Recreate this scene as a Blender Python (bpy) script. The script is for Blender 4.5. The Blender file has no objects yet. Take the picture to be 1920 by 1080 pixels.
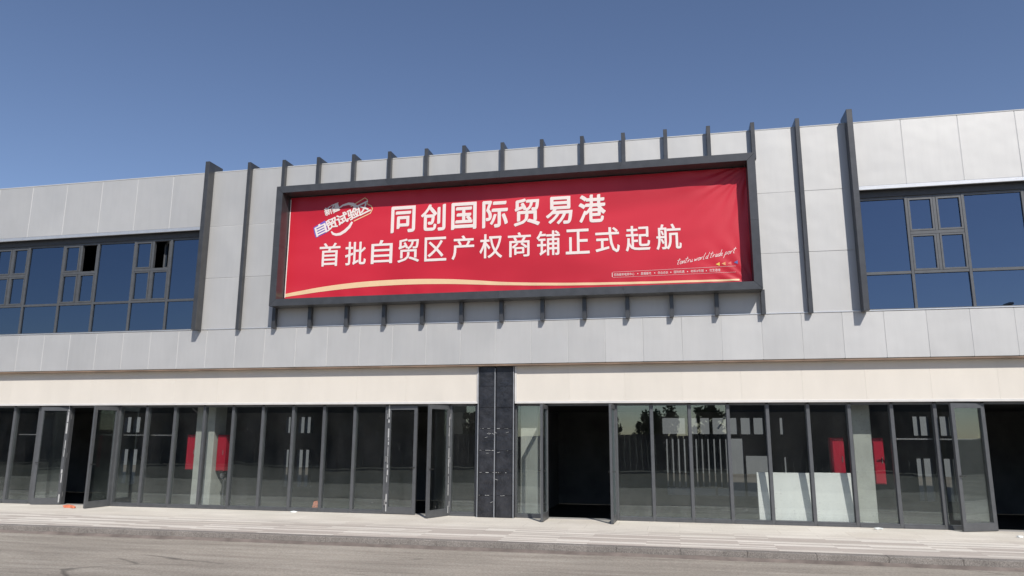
import bpy, bmesh, math, random
from mathutils import Vector, Matrix
R = math.radians
random.seed(7)
scene = bpy.context.scene
COL = scene.collection

# ------------------------------------------------------------------ camera
cd = bpy.data.cameras.new("camera"); cam = bpy.data.objects.new("camera", cd); COL.objects.link(cam)
scene.camera = cam
YAW, PITCH, ROLL, FPX = R(12.3059), R(11.1902), R(0.2539), 1390.477
cd.sensor_fit = 'HORIZONTAL'; cd.sensor_width = 36.0; cd.lens = 36.0 * FPX / 1920.0
cd.clip_start = 0.1; cd.clip_end = 3000
_c, _s = math.cos(YAW), math.sin(YAW)
fwd = Vector((-_s*math.cos(PITCH), _c*math.cos(PITCH), math.sin(PITCH)))
rgt = Vector((_c, _s, 0)); upv = rgt.cross(fwd)
r2 = rgt*math.cos(ROLL) + upv*math.sin(ROLL); u2 = -rgt*math.sin(ROLL) + upv*math.cos(ROLL)
cam.matrix_world = Matrix(((r2.x, u2.x, -fwd.x, 0), (r2.y, u2.y, -fwd.y, -16.0), (r2.z, u2.z, -fwd.z, 1.7524), (0, 0, 0, 1)))

# ------------------------------------------------------------------ light
SUN_DIR = Vector((0.57, -1.0, 1.05)).normalized()
elev = math.asin(SUN_DIR.z); azim = math.atan2(SUN_DIR.x, SUN_DIR.y)
world = bpy.data.worlds.new("World"); scene.world = world; world.use_nodes = True
wn = world.node_tree
sky = wn.nodes.new('ShaderNodeTexSky'); sky.sky_type = 'NISHITA'; sky.sun_disc = False
sky.sun_elevation = elev; sky.sun_rotation = azim
sky.altitude = 1200; sky.air_density = 1.0; sky.dust_density = 0.6; sky.ozone_density = 2.0
tint = wn.nodes.new('ShaderNodeMix'); tint.data_type = 'RGBA'; tint.blend_type = 'MULTIPLY'
tint.inputs[0].default_value = 1.0; tint.inputs[7].default_value = (1.04, 0.99, 1.04, 1)
wn.links.new(sky.outputs[0], tint.inputs[6]); wn.links.new(tint.outputs[2], wn.nodes['Background'].inputs[0])
wn.nodes['Background'].inputs[1].default_value = 0.108
sl = bpy.data.lights.new("sun", 'SUN'); sl.energy = 4.4; sl.angle = R(0.53); sl.color = (1.0, 0.96, 0.90)
so = bpy.data.objects.new("sun", sl); COL.objects.link(so)
so.rotation_euler = SUN_DIR.to_track_quat('Z', 'Y').to_euler(); so.location = (20, -40, 40)
vs = scene.view_settings
vs.view_transform = 'Standard'; vs.look = 'None'; vs.exposure = 0.0; vs.gamma = 1.0; vs.use_curve_mapping = False
scene.cycles.max_bounces = 10; scene.cycles.transparent_max_bounces = 24
scene.cycles.use_denoising = True

# ------------------------------------------------------------------ helpers
def tag(o, label=None, cat=None, group=None, kind=None):
    if label: o['label'] = label
    if cat: o['category'] = cat
    if group: o['group'] = group
    if kind: o['kind'] = kind
    return o

def empty(name, loc=(0, 0, 0), rz=0, **k):
    o = bpy.data.objects.new(name, None); COL.objects.link(o)
    o.location = loc; o.rotation_euler = (0, 0, rz)
    o.empty_display_size = 0.3
    return tag(o, **k)

class MB:
    """collects shapes and links them as ONE mesh object"""
    def __init__(s): s.v = []; s.f = []; s.r = []; s.mi = []; s.smooth = False
    def add(s, vs_, fs_, rnd=0.5, mi=0):
        n = len(s.v); s.v += [tuple(v) for v in vs_]
        for f in fs_: s.f.append(tuple(i+n for i in f)); s.r.append(rnd); s.mi.append(mi)
    def box(s, x0, x1, y0, y1, z0, z1, rnd=0.5, mi=0, M=None, bev=0.0):
        if x0 > x1: x0, x1 = x1, x0
        if y0 > y1: y0, y1 = y1, y0
        if z0 > z1: z0, z1 = z1, z0
        if bev > 0:
            b = min(bev, (x1-x0)*.45, (y1-y0)*.45, (z1-z0)*.45)
            bm = bmesh.new(); bmesh.ops.create_cube(bm, size=1)
            for v in bm.verts: v.co = Vector(((x0+x1)/2+v.co.x*(x1-x0), (y0+y1)/2+v.co.y*(y1-y0), (z0+z1)/2+v.co.z*(z1-z0)))
            bmesh.ops.bevel(bm, geom=bm.edges[:], offset=b, segments=1, affect='EDGES')
            bm.verts.index_update()
            vv = [v.co.copy() for v in bm.verts]; ff = [[v.index for v in f.verts] for f in bm.faces]; bm.free()
        else:
            vv = [Vector(p) for p in ((x0,y0,z0),(x1,y0,z0),(x1,y1,z0),(x0,y1,z0),(x0,y0,z1),(x1,y0,z1),(x1,y1,z1),(x0,y1,z1))]
            ff = [(0,3,2,1),(4,5,6,7),(0,1,5,4),(1,2,6,5),(2,3,7,6),(3,0,4,7)]
        if M is not None: vv = [M @ v for v in vv]
        s.add(vv, ff, rnd, mi); return s
    def tube(s, pts, rad, n=8, rnd=0.5, cap=True):
        pts = [Vector(p) for p in pts]
        if not hasattr(rad, '__len__'): rad = [rad]*len(pts)
        vv = []; ff = []
        for i, p in enumerate(pts):
            d = (pts[min(i+1, len(pts)-1)] - pts[max(i-1, 0)]).normalized()
            a = d.orthogonal().normalized() if i == 0 else (pa - d*pa.dot(d)).normalized()
            pa = a; b = d.cross(a)
            for k in range(n):
                t = 2*math.pi*k/n; vv.append(p + (a*math.cos(t)+b*math.sin(t))*rad[i])
        for i in range(len(pts)-1):
            for k in range(n):
                k2 = (k+1) % n; ff.append((i*n+k, i*n+k2, (i+1)*n+k2, (i+1)*n+k))
        if cap: ff.append(tuple(range(n-1, -1, -1))); ff.append(tuple((len(pts)-1)*n+k for k in range(n)))
        s.add(vv, ff, rnd); return s
    def build(s, name, mats, parent=None, smooth=False):
        me = bpy.data.meshes.new(name); me.from_pydata(s.v, [], s.f)
        if not isinstance(mats, (list, tuple)): mats = [mats]
        for m in mats: me.materials.append(m)
        me.polygons.foreach_set('material_index', s.mi)
        at = me.attributes.new('rnd', 'FLOAT', 'FACE'); at.data.foreach_set('value', s.r)
        if smooth: me.polygons.foreach_set('use_smooth', [True]*len(s.f))
        me.update()
        o = bpy.data.objects.new(name, me); COL.objects.link(o)
        if parent: o.parent = parent
        return o

# ------------------------------------------------------------------ materials
def mat(name):
    m = bpy.data.materials.new(name); m.use_nodes = True
    nt = m.node_tree; return m, nt, nt.nodes['Principled BSDF'], nt.nodes['Material Output']
def N(nt, typ, **k):
    n = nt.nodes.new(typ)
    for a, b in k.items():
        if a.startswith('i_'): n.inputs[int(a[2:])].default_value = b
        else: setattr(n, a, b)
    return n
def coords(nt, scale=(1, 1, 1), kind='Object'):
    tc = N(nt, 'ShaderNodeTexCoord'); mp = N(nt, 'ShaderNodeMapping'); mp.inputs['Scale'].default_value = scale
    nt.links.new(tc.outputs[kind], mp.inputs[0]); return mp.outputs[0]
def noise(nt, vec, scale, detail=4, rough=0.55):
    n = N(nt, 'ShaderNodeTexNoise'); n.inputs['Scale'].default_value = scale
    n.inputs['Detail'].default_value = detail; n.inputs['Roughness'].default_value = rough
    nt.links.new(vec, n.inputs['Vector']); return n.outputs['Fac']
def ramp(nt, fac, stops):
    r = N(nt, 'ShaderNodeValToRGB'); els = r.color_ramp.elements
    while len(els) < len(stops): els.new(0.5)
    for e, (p, c) in zip(els, stops):
        e.position = p; e.color = (c, c, c, 1) if not hasattr(c, '__len__') else (*c, 1)
    nt.links.new(fac, r.inputs[0]); return r.outputs[0]
def mix(nt, fac, a, b, blend='MIX'):
    m = N(nt, 'ShaderNodeMix', data_type='RGBA', blend_type=blend)
    for sock, v in ((m.inputs[0], fac), (m.inputs[6], a), (m.inputs[7], b)):
        if hasattr(v, 'links') or isinstance(v, bpy.types.NodeSocket): nt.links.new(v, sock)
        else: sock.default_value = v if not hasattr(v, '__len__') else ((*v, 1) if len(v) == 3 else v)
    return m.outputs[2]
def mth(nt, op, a, b=0.0, clamp=False):
    m = N(nt, 'ShaderNodeMath', operation=op, use_clamp=clamp)
    for i, v in enumerate((a, b)):
        if isinstance(v, bpy.types.NodeSocket): nt.links.new(v, m.inputs[i])
        else: m.inputs[i].default_value = v
    return m.outputs[0]
def bump(nt, bsdf, h, strength=0.2, dist=0.01):
    b = N(nt, 'ShaderNodeBump'); b.inputs['Strength'].default_value = strength; b.inputs['Distance'].default_value = dist
    nt.links.new(h, b.inputs['Height']); nt.links.new(b.outputs[0], bsdf.inputs['Normal'])
def simple(name, col, rough=0.6, metal=0.0, var=0.12, nscale=6.0, bmp=0.0, spec=0.5, rndv=0.0, stretch=(1, 1, 1)):
    m, nt, b, o = mat(name)
    v = coords(nt, stretch); f = noise(nt, v, nscale, 5)
    lo = tuple(c*(1-var) for c in col); hi = tuple(min(1, c*(1+var)) for c in col)
    c = mix(nt, ramp(nt, f, [(0.3, 0.0), (0.7, 1.0)]), lo, hi)
    if rndv:
        a = N(nt, 'ShaderNodeAttribute', attribute_name='rnd')
        k = mth(nt, 'MULTIPLY_ADD', a.outputs['Fac'], rndv); nt.nodes[-1].inputs[2].default_value = 1-rndv/2
        c = mix(nt, 1.0, c, k, 'MULTIPLY')
    nt.links.new(c, b.inputs['Base Color'])
    b.inputs['Roughness'].default_value = rough; b.inputs['Metallic'].default_value = metal
    b.inputs['Specular IOR Level'].default_value = spec
    if bmp: bump(nt, b, noise(nt, v, nscale*6, 4), bmp)
    return m

def panel_mat():
    m, nt, b, o = mat('white metal cladding')
    a = N(nt, 'ShaderNodeAttribute', attribute_name='rnd')
    k = mth(nt, 'MULTIPLY_ADD', a.outputs['Fac'], 0.07); nt.nodes[-1].inputs[2].default_value = 0.965
    v = coords(nt, (1.0, 1.0, 0.12)); streak = noise(nt, v, 9.0, 5, 0.6)
    v2 = coords(nt); blot = noise(nt, v2, 0.9, 3)
    k2 = ramp(nt, streak, [(0.30, 0.965), (0.60, 1.0)]); k3 = ramp(nt, blot, [(0.3, 0.94), (0.7, 1.01)])
    c = mix(nt, 1.0, (0.520, 0.512, 0.497), k, 'MULTIPLY'); c = mix(nt, 1.0, c, k2, 'MULTIPLY'); c = mix(nt, 1.0, c, k3, 'MULTIPLY')
    nt.links.new(c, b.inputs['Base Color'])
    b.inputs['Metallic'].default_value = 0.28
    nt.links.new(ramp(nt, blot, [(0.3, 0.50), (0.7, 0.58)]), b.inputs['Roughness'])
    bump(nt, b, noise(nt, v2, 1.1, 2), 0.5, 0.03)
    return m
M = {}
M['panel'] = panel_mat()
M['joint'] = simple('joint sealant', (0.50, 0.50, 0.49), 0.8, 0, 0.05, 10)
M['joint_dark'] = simple('dark joint', (0.10, 0.10, 0.10), 0.8)
M['trim'] = simple('silver trim', (0.62, 0.62, 0.62), 0.35, 0.6, 0.05)
M['fin'] = simple('charcoal painted metal', (0.066, 0.067, 0.070), 0.33, 0.25, 0.14, 5, 0.04, rndv=0.25)
M['frame'] = simple('grey window frame', (0.100, 0.103, 0.107), 0.42, 0.25, 0.10, 8, 0.03, rndv=0.12)
M['darkframe'] = simple('dark grey window frame', (0.060, 0.062, 0.066), 0.5, 0.2, 0.10, 8)
M['cream'] = simple('cream sign board', (0.665, 0.615, 0.54), 0.6, 0, 0.03, 2.0, 0.02, rndv=0.03, stretch=(1.3, 1, 0.4))
M['whitetrim'] = simple('white trim', (0.62, 0.60, 0.57), 0.5, 0, 0.05)
M['dark'] = simple('dark raw concrete', (0.10, 0.10, 0.098), 0.95, 0, 0.25, 2)  # even dark grey concrete colour
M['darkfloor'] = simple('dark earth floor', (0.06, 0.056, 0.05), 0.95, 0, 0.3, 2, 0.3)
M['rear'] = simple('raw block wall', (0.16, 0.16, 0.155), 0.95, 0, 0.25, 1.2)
M['column'] = simple('pale concrete column', (0.42, 0.44, 0.40), 0.85, 0, 0.12, 3, 0.1)
M['red'] = simple('red painted steel', (0.38, 0.012, 0.032), 0.35, 0, 0.06, 8)
M['board'] = simple('white gypsum board', (0.74, 0.76, 0.73), 0.8, 0, 0.04, 3, 0.05)
M['brick'] = simple('orange brick', (0.62, 0.19, 0.10), 0.9, 0, 0.25, 20, 0.4)
M['steel'] = simple('worn steel', (0.35, 0.34, 0.33), 0.4, 0.7, 0.2, 20)
M['black'] = simple('black hardware', (0.02, 0.02, 0.02), 0.5)
M['rust'] = simple('rusty soffit strip', (0.20, 0.14, 0.10), 0.8, 0, 0.4, 1.2, stretch=(1, 1, 1))
M['tape'] = simple('torn white protective film', (0.40, 0.40, 0.39), 0.7, 0, 0.15, 30)
M['bars'] = simple('galvanised bars', (0.30, 0.31, 0.33), 0.6, 0.2)
M['concrete'] = simple('concrete', (0.35, 0.34, 0.32), 0.9, 0, 0.15, 2, 0.2)

def plastic_mat():
    m, nt, b, o = mat('black plastic wrapped cladding')
    v = coords(nt); f = noise(nt, v, 5, 6, 0.7)
    nt.links.new(ramp(nt, f, [(0.35, (0.010, 0.011, 0.014)), (0.7, (0.035, 0.036, 0.042))]), b.inputs['Base Color'])
    nt.links.new(ramp(nt, noise(nt, v, 3, 3), [(0.3, 0.22), (0.7, 0.5)]), b.inputs['Roughness'])
    w = coords(nt, (1, 1, 1.2)); h = noise(nt, w, 4.5, 6, 0.6)
    bump(nt, b, h, 0.40, 0.05)
    return m
M['plastic'] = plastic_mat()

def glass_mat(name, tint, refl, fmin, dust=0.0, dustcol=(0.30, 0.30, 0.29), rough=0.0, thick=False):
    m, nt, b, o = mat(name); nt.nodes.remove(b)
    tr = N(nt, 'ShaderNodeBsdfTransparent'); tr.inputs[0].default_value = (*tint, 1)
    gl = N(nt, 'ShaderNodeBsdfGlossy'); gl.inputs['Color'].default_value = (*refl, 1); gl.inputs['Roughness'].default_value = rough
    ge = N(nt, 'ShaderNodeNewGeometry'); dt = N(nt, 'ShaderNodeVectorMath', operation='DOT_PRODUCT')
    nt.links.new(ge.outputs['Normal'], dt.inputs[0]); nt.links.new(ge.outputs['Incoming'], dt.inputs[1])
    sch = mth(nt, 'POWER', mth(nt, 'SUBTRACT', 1.0, mth(nt, 'ABSOLUTE', dt.outputs['Value'])), 5.0)
    fac = mth(nt, 'MULTIPLY_ADD', sch, 0.95-fmin); nt.nodes[-1].inputs[2].default_value = 0.045+fmin
    v = coords(nt); wob = noise(nt, v, 0.8, 2)
    bp = N(nt, 'ShaderNodeBump'); bp.inputs['Strength'].default_value = 0.12; bp.inputs['Distance'].default_value = 0.02
    nt.links.new(wob, bp.inputs['Height']); nt.links.new(bp.outputs[0], gl.inputs['Normal'])
    ms = N(nt, 'ShaderNodeMixShader'); nt.links.new(fac, ms.inputs[0]); nt.links.new(tr.outputs[0], ms.inputs[1]); nt.links.new(gl.outputs[0], ms.inputs[2])
    out = ms.outputs[0]
    if dust > 0:
        df = N(nt, 'ShaderNodeBsdfDiffuse'); df.inputs[0].default_value = (*dustcol, 1)
        sp = N(nt, 'ShaderNodeSeparateXYZ'); nt.links.new(v, sp.inputs[0])
        # settled dirt: splashed up from the pavement, thinning with height
        low = mth(nt, 'MULTIPLY_ADD', sp.outputs[2], -1.1); nt.nodes[-1].inputs[2].default_value = 1.0
        low = mth(nt, 'POWER', mth(nt, 'MAXIMUM', low, 0.0), 2.2)
        film = ramp(nt, noise(nt, coords(nt, (1, 1, 0.35)), 1.6, 6, 0.65), [(0.38, 0.10), (0.68, 1.3)])
        amt = mth(nt, 'MULTIPLY', film, mth(nt, 'MULTIPLY_ADD', low, 0.10)); 
        nt.nodes[-2].inputs[2].default_value = dust
        for nn in nt.nodes:
            if nn.type == 'MATH' and nn.operation == 'MULTIPLY_ADD' and nn.inputs[1].default_value == 0.0: pass
        spots = ramp(nt, noise(nt, coords(nt, (1, 1, 1)), 24, 3), [(0.66, 0.0), (0.69, 1.0)])
        spz = mth(nt, 'MULTIPLY', ramp(nt, noise(nt, v, 1.3, 2), [(0.42, 0.1), (0.6, 1.0)]), mth(nt, 'ADD', low, 0.12))
        amt2 = mth(nt, 'ADD', amt, mth(nt, 'MULTIPLY', mth(nt, 'MULTIPLY', spots, spz), 0.9), True)
        m2 = N(nt, 'ShaderNodeMixShader'); nt.links.new(amt2, m2.inputs[0]); nt.links.new(out, m2.inputs[1]); nt.links.new(df.outputs[0], m2.inputs[2])
        out = m2.outputs[0]
    nt.links.new(out, o.inputs[0])
    return m
M['shopglass'] = glass_mat('dusty shop glass', (0.945, 0.953, 0.947), (0.80, 0.93, 0.91), 0.055, 0.015)
M['blueglass'] = glass_mat('blue coated glass', (0.25, 0.30, 0.36), (0.265, 0.340, 0.45), 0.42)

# ------------------------------------------------------------------ ground
def ground():
    m, nt, b, o = mat('dusty ground'); v = coords(nt)
    c = ramp(nt, noise(nt, v, 0.15, 8, 0.6), [(0.3, (0.065, 0.060, 0.045)), (0.7, (0.115, 0.10, 0.078))])
    nt.links.new(c, b.inputs['Base Color']); b.inputs['Roughness'].default_value = 0.95
    mb = MB(); mb.add([(-900, -900, -.135), (900, -900, -.135), (900, 900, -.135), (-900, 900, -.135)], [(0, 1, 2, 3)])
    # leave a pit: shop floors are sunk to hide their sunlit strip
    mb = MB()
    X0, X1, Y0, Y1 = -24.2, 14.2, 0.2, 9.0
    S = 900; z = -.135
    P = [(-S,-S,z),(S,-S,z),(S,S,z),(-S,S,z),(X0,Y0,z),(X1,Y0,z),(X1,Y1,z),(X0,Y1,z)]
    mb.add(P, [(0,1,5,4),(1,2,6,5),(2,3,7,6),(3,0,4,7)])
    tag(mb.build('ground', m), kind='structure')
    # road
    m, nt, b, o = mat('dusty road'); v = coords(nt); vs_ = coords(nt, (0.22, 1.9, 1))
    st = noise(nt, vs_, 2.0, 7, 0.62); fine = noise(nt, v, 32, 6, 0.75); blot = noise(nt, v, 0.5, 5)
    c = ramp(nt, st, [(0.30, (0.285, 0.250, 0.208)), (0.52, (0.365, 0.325, 0.270)), (0.72, (0.43, 0.388, 0.328))])
    c = mix(nt, 1.0, c, ramp(nt, fine, [(0.3, 0.62), (0.7, 1.25)]), 'MULTIPLY')
    c = mix(nt, 1.0, c, ramp(nt, blot, [(0.3, 0.86), (0.7, 1.08)]), 'MULTIPLY')
    vo = N(nt, 'ShaderNodeTexVoronoi', feature='DISTANCE_TO_EDGE'); vo.inputs['Scale'].default_value = 0.55
    wv = mix(nt, 0.22, coords(nt, (0.55, 1.6, 1)), N(nt, 'ShaderNodeTexNoise').outputs['Color']); nt.links.new(wv, vo.inputs['Vector'])
    crk = ramp(nt, vo.outputs['Distance'], [(0.002, 0.45), (0.012, 1.0)])
    cm = ramp(nt, noise(nt, v, 0.33, 2), [(0.52, 0.0), (0.60, 1.0)])
    c = mix(nt, cm, c, mix(nt, 1.0, c, crk, 'MULTIPLY'))
    sp = ramp(nt, noise(nt, coords(nt, (0.5, 1.2, 1)), 9, 3), [(0.725, 0.0), (0.745, 1.0)])
    c = mix(nt, sp, c, (0.42, 0.38, 0.33))
    nt.links.new(c, b.inputs['Base Color']); b.inputs['Roughness'].default_value = 0.92
    bump(nt, b, mth(nt, 'ADD', fine, mth(nt, 'MULTIPLY', st, 2.0)), 0.5, 0.02)
    mb = MB()
    nx, ny = 160, 24; x0, x1, y0, y1 = -60.0, 50.0, -11.5, -3.63
    from mathutils import noise as mn
    vv = []; ff = []
    for j in range(ny+1):
        for i in range(nx+1):
            x = x0+(x1-x0)*i/nx; y = y0+(y1-y0)*j/ny
            vv.append((x, y, -.118 + 0.012*mn.noise(Vector((x*.35, y*1.1, 0)))))
    for j in range(ny):
        for i in range(nx): a = j*(nx+1)+i; ff.append((a, a+1, a+nx+2, a+nx+1))
    mb.add(vv, ff); tag(mb.build('road', m, smooth=True), kind='structure')
    # pavement: pale stone slabs with a band of narrow strips near the kerb
    m, nt, b, o = mat('pale paving'); v = coords(nt)
    br = N(nt, 'ShaderNodeTexBrick'); nt.links.new(v, br.inputs['Vector'])
    br.inputs['Scale'].default_value = 1.0; br.inputs['Brick Width'].default_value = 1.5; br.inputs['Row Height'].default_value = 0.10
    br.inputs['Mortar Size'].default_value = 0.003; br.offset = 0.37; br.offset_frequency = 2; br.inputs['Bias'].default_value = 0.0
    br.inputs['Color1'].default_value = (0.0, 0.0, 0.0, 1); br.inputs['Color2'].default_value = (1, 1, 1, 1); br.inputs['Mortar'].default_value = (0.45, 0.45, 0.45, 1)
    tone = ramp(nt, br.outputs['Color'], [(0.42, (0.50, 0.44, 0.385)), (0.50, (0.56, 0.505, 0.44)), (0.62, (0.67, 0.62, 0.54)), (0.9, (0.76, 0.71, 0.63))])
    sx = N(nt, 'ShaderNodeSeparateXYZ'); nt.links.new(v, sx.inputs[0])
    band = mth(nt, 'ADD', mth(nt, 'MULTIPLY', sx.outputs[1], -0.9), mth(nt, 'MULTIPLY', noise(nt, coords(nt, (0.25, 1, 1)), 1.4, 2), 0.5))
    bf = ramp(nt, mth(nt, 'MULTIPLY', band, 0.5), [(0.62, 0.0), (0.95, 1.0)])
    plain = ramp(nt, noise(nt, v, 1.1, 6), [(0.3, (0.66, 0.605, 0.52)), (0.7, (0.75, 0.695, 0.61))])
    slab = N(nt, 'ShaderNodeTexBrick'); nt.links.new(v, slab.inputs['Vector']); slab.inputs['Scale'].default_value = 1.0
    slab.inputs['Brick Width'].default_value = 1.2; slab.inputs['Row Height'].default_value = 0.6; slab.inputs['Mortar Size'].default_value = 0.005
    slab.inputs['Color1'].default_value = (0.97, 0.96, 0.95, 1); slab.inputs['Color2'].default_value = (1.03, 1.03, 1.03, 1); slab.inputs['Mortar'].default_value = (0.80, 0.78, 0.76, 1)
    plain = mix(nt, 1.0, plain, slab.outputs['Color'], 'MULTIPLY')
    c = mix(nt, bf, plain, tone)
    c = mix(nt, 1.0, c, ramp(nt, noise(nt, v, 24, 5), [(0.25, 0.9), (0.75, 1.05)]), 'MULTIPLY')
    c = mix(nt, 1.0, c, ramp(nt, noise(nt, coords(nt, (0.35, 1, 1)), 1.7, 5), [(0.3, 0.88), (0.6, 1.0)]), 'MULTIPLY')
    nt.links.new(c, b.inputs['Base Color']); b.inputs['Roughness'].default_value = 0.85
    bump(nt, b, noise(nt, v, 60, 3), 0.2, 0.004)
    mb = MB(); mb.box(-60, 50, -3.34, 0.30, -.5, 0.0); mb.box(-60, -24.2, .3, 9, -.5, 0); mb.box(14.2, 50, .3, 9, -.5, 0)
    tag(mb.build('pavement', m), kind='structure')
    # kerb
    m, nt, b, o = mat('granite kerb'); v = coords(nt)
    c = ramp(nt, noise(nt, v, 60, 5, 0.8), [(0.35, (0.13, 0.115, 0.10)), (0.65, (0.36, 0.325, 0.29))])
    c = mix(nt, 1.0, c, ramp(nt, noise(nt, coords(nt, (1, 1, 0.4)), 2.2, 4), [(0.35, 0.75), (0.65, 1.05)]), 'MULTIPLY')
    nt.links.new(c, b.inputs['Base Color']); b.inputs['Roughness'].default_value = 0.8
    mb = MB(); x = -60.0
    while x < 50:
        L = 1.0; t = random.uniform(-.004, .004)
        mb.box(x+.0015, x+L-.0015, -3.56+t, -3.343, -.4, 0.006+t*.5, random.random(), bev=.006); x += L
    tag(mb.build('kerb', m), kind='structure')
    # dirt gathered along the kerb foot
    m = simple('gutter dirt', (0.17, 0.14, 0.12), 0.95, 0, 0.35, 3, 0.6)
    vv = []; ff = []; n = 500
    for i in range(n+1):
        x = -60+110*i/n; w = .10+.07*mn.noise(Vector((x*.9, 0, 0))); h = .018+.012*mn.noise(Vector((x*1.7, 5, 0)))
        vv += [(x, -3.57, -.10+h*1.3), (x, -3.57-w*.5, -.112+h), (x, -3.60-w, -.135)]
        if i < n: a = 3*i; ff += [(a, a+1, a+4, a+3), (a+1, a+2, a+5, a+4)]
    mb = MB(); mb.add(vv, ff); tag(mb.build('gutter_dirt', m, smooth=True), label='line of dark dirt gathered at the foot of the kerb', cat='dirt', kind='stuff')
ground()

# ------------------------------------------------------------------ building
B = empty('commercial_building', (0, 0, 0), label='long two storey shop building with white panels, charcoal fins and dark glass shopfronts', cat='building')
ZR, ZS, ZT, ZM, ZB, ZC = 8.30, 4.23, 6.82, 5.04, 3.27, 2.43
XL, XR = -24.0, 14.0
YG = 0.33          # glazing plane of the shops
YU = 0.20          # glazing plane of the upper windows
PIT = -0.46  # floor level lowered so sunlight on it stays below the sill

# carcass: slabs, rear and side walls, roof
mb = MB()
mb.box(XL, XR, .05, 9.2, 3.34, 3.9)
mb.box(XL, XR, .33, 9.2, 2.50, 3.338)
mb.box(XL+.01, XR-.01, .07, 9.19, 7.6, 7.9)
mb.box(XL, XL+.2, .05, 9.2, PIT, 3.338); mb.box(XR-.2, XR, .05, 9.2, PIT, 3.338)
mb.box(XL, XL+.2, .05, 9.2, 3.902, 7.6); mb.box(XR-.2, XR, .05, 9.2, 3.902, 7.6)
mb.box(XL+.2, XR-.2, 8.9, 9.19, 3.902, 7.598)
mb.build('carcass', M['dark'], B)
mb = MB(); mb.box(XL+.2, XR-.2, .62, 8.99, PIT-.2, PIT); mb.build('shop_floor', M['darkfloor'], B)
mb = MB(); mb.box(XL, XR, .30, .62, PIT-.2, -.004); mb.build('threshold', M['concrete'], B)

# rear wall with openings to the daylight behind
ops = []
for x0, x1 in ((-13.83,-13.65),(-13.32,-13.10),(-13.07,-12.86),(-12.79,-12.73)):
    ops.append((x0, x1, 1.78, 2.35)); ops.append((x0, x1, -.10, 1.19))
for x0, x1 in ((-.43,.29),(.46,.67),(.77,1.05),(1.15,1.9),(2.02,2.31),(2.41,2.7),(3.2,3.3)): ops.append((x0, x1, 1.80, 2.31))
for k in range(11): ops.append((-.33+k*.185, -.33+k*.185+.045, .16, 1.64))  # slits of daylight stand in for pale bars on the rear wall
for x0, x1 in ((-.33,.42),(.50,1.15),(1.22,1.60)): ops.append((x0, x1, -.10, .12))
for x0, x1 in ((1.68,2.05),): ops.append((x0, x1, -.10, 1.66))
for x0, x1 in ((2.12,2.85),): ops.append((x0, x1, -.10, 1.13))
ops.append((3.27, 3.34, .5, 1.1))
for x0, x1 in ((7.05,7.22),(7.25,7.48),(7.8,8.02),(8.05,8.12)):
    ops.append((x0, x1, 1.78, 2.35)); ops.append((x0, x1, -.15, 1.10))
for x0, x1 in ((-20.6,-20.3),(-20.2,-19.9)): ops.append((x0, x1, 1.78, 2.35)); ops.append((x0, x1, -.1, 1.15))
xs = sorted({XL+.2, XR-.2, *[o[0] for o in ops], *[o[1] for o in ops]}); zs = sorted({PIT, 2.5, *[o[2] for o in ops], *[o[3] for o in ops]})
mb = MB()
for i in range(len(xs)-1):
    run = None
    for j in range(len(zs)):
        solid = j < len(zs)-1 and not any(o[0] < (xs[i]+xs[i+1])/2 < o[1] and o[2] < (zs[j]+zs[j+1])/2 < o[3] for o in ops)
        if solid and run is None: run = zs[j]
        if not solid and run is not None: mb.box(xs[i], xs[i+1], 9.0, 9.2, run, zs[j]); run = None
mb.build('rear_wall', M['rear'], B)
# cladding ----------------------------------------------------------
def panels(name, xs, zs, y, thick=.03, gap=.012):
    mb = MB()
    for i in range(len(xs)-1):
        for j in range(len(zs)-1):
            cx, cz = (xs[i]+xs[i+1])/2, (zs[j]+zs[j+1])/2
            T = Matrix.Translation((cx, y, cz)) @ Matrix.Rotation(R(random.uniform(-.22, .22)), 4, 'Z') @ Matrix.Rotation(R(random.uniform(-.22, .22)), 4, 'X')
            w, h = (xs[i+1]-xs[i]-gap)/2, (zs[j+1]-zs[j]-gap)/2
            mb.box(-w, w, 0, thick, -h, h, random.random(), M=T, bev=.004)
    return mb.build(name, M['panel'], B)
def rng(a, b, n): return [a+(b-a)*i/n for i in range(n+1)]
jt = MB()
# backing strips in sealant colour just behind panel faces
UL = [XL] + [-16.77-1.08*k for k in range(6, 0, -1)] + [-16.77, -15.68, -14.58, -13.51, -12.46, -11.36]
UR = [3.84, 4.84, 5.92, 6.98, 8.06, 9.14, 10.22, 11.3, 12.38, XR]
panels('parapet_cladding', UL, [6.87, ZR-.011], 0)
panels('parapet_cladding', UR, [6.87, ZR-.011], 0)
panels('central_cladding', [-11.36, -10.23, -9.28] + [-9.28+.9275*k for k in range(1, 12)] + [1.85, 2.78, 3.84], [ZS, 5.52, 6.85, ZR-.011], 0)
BL = [XL] + [-16.58-.783*k for k in range(9, 0, -1)] + [-16.58+.783*k for k in range(10)] + [-9.53+.81*k for k in range(1, 14)] + [1.81+.783*k for k in range(15)] + [XR]
panels('fascia_cladding', BL, [ZB+.015, ZS], -.012)
jt.box(XL, -11.36, .004, .06, 6.885, ZR-.03); jt.box(3.84, XR, .004, .06, 6.885, ZR-.03)
jt.box(-11.36, 3.84, .006, .06, 4.20, ZR-.032)
jt.box(XL, XR, -.006, .045, ZB+.03, ZS-.008)
jt.build('joint_sealant', M['joint'], B)
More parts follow.
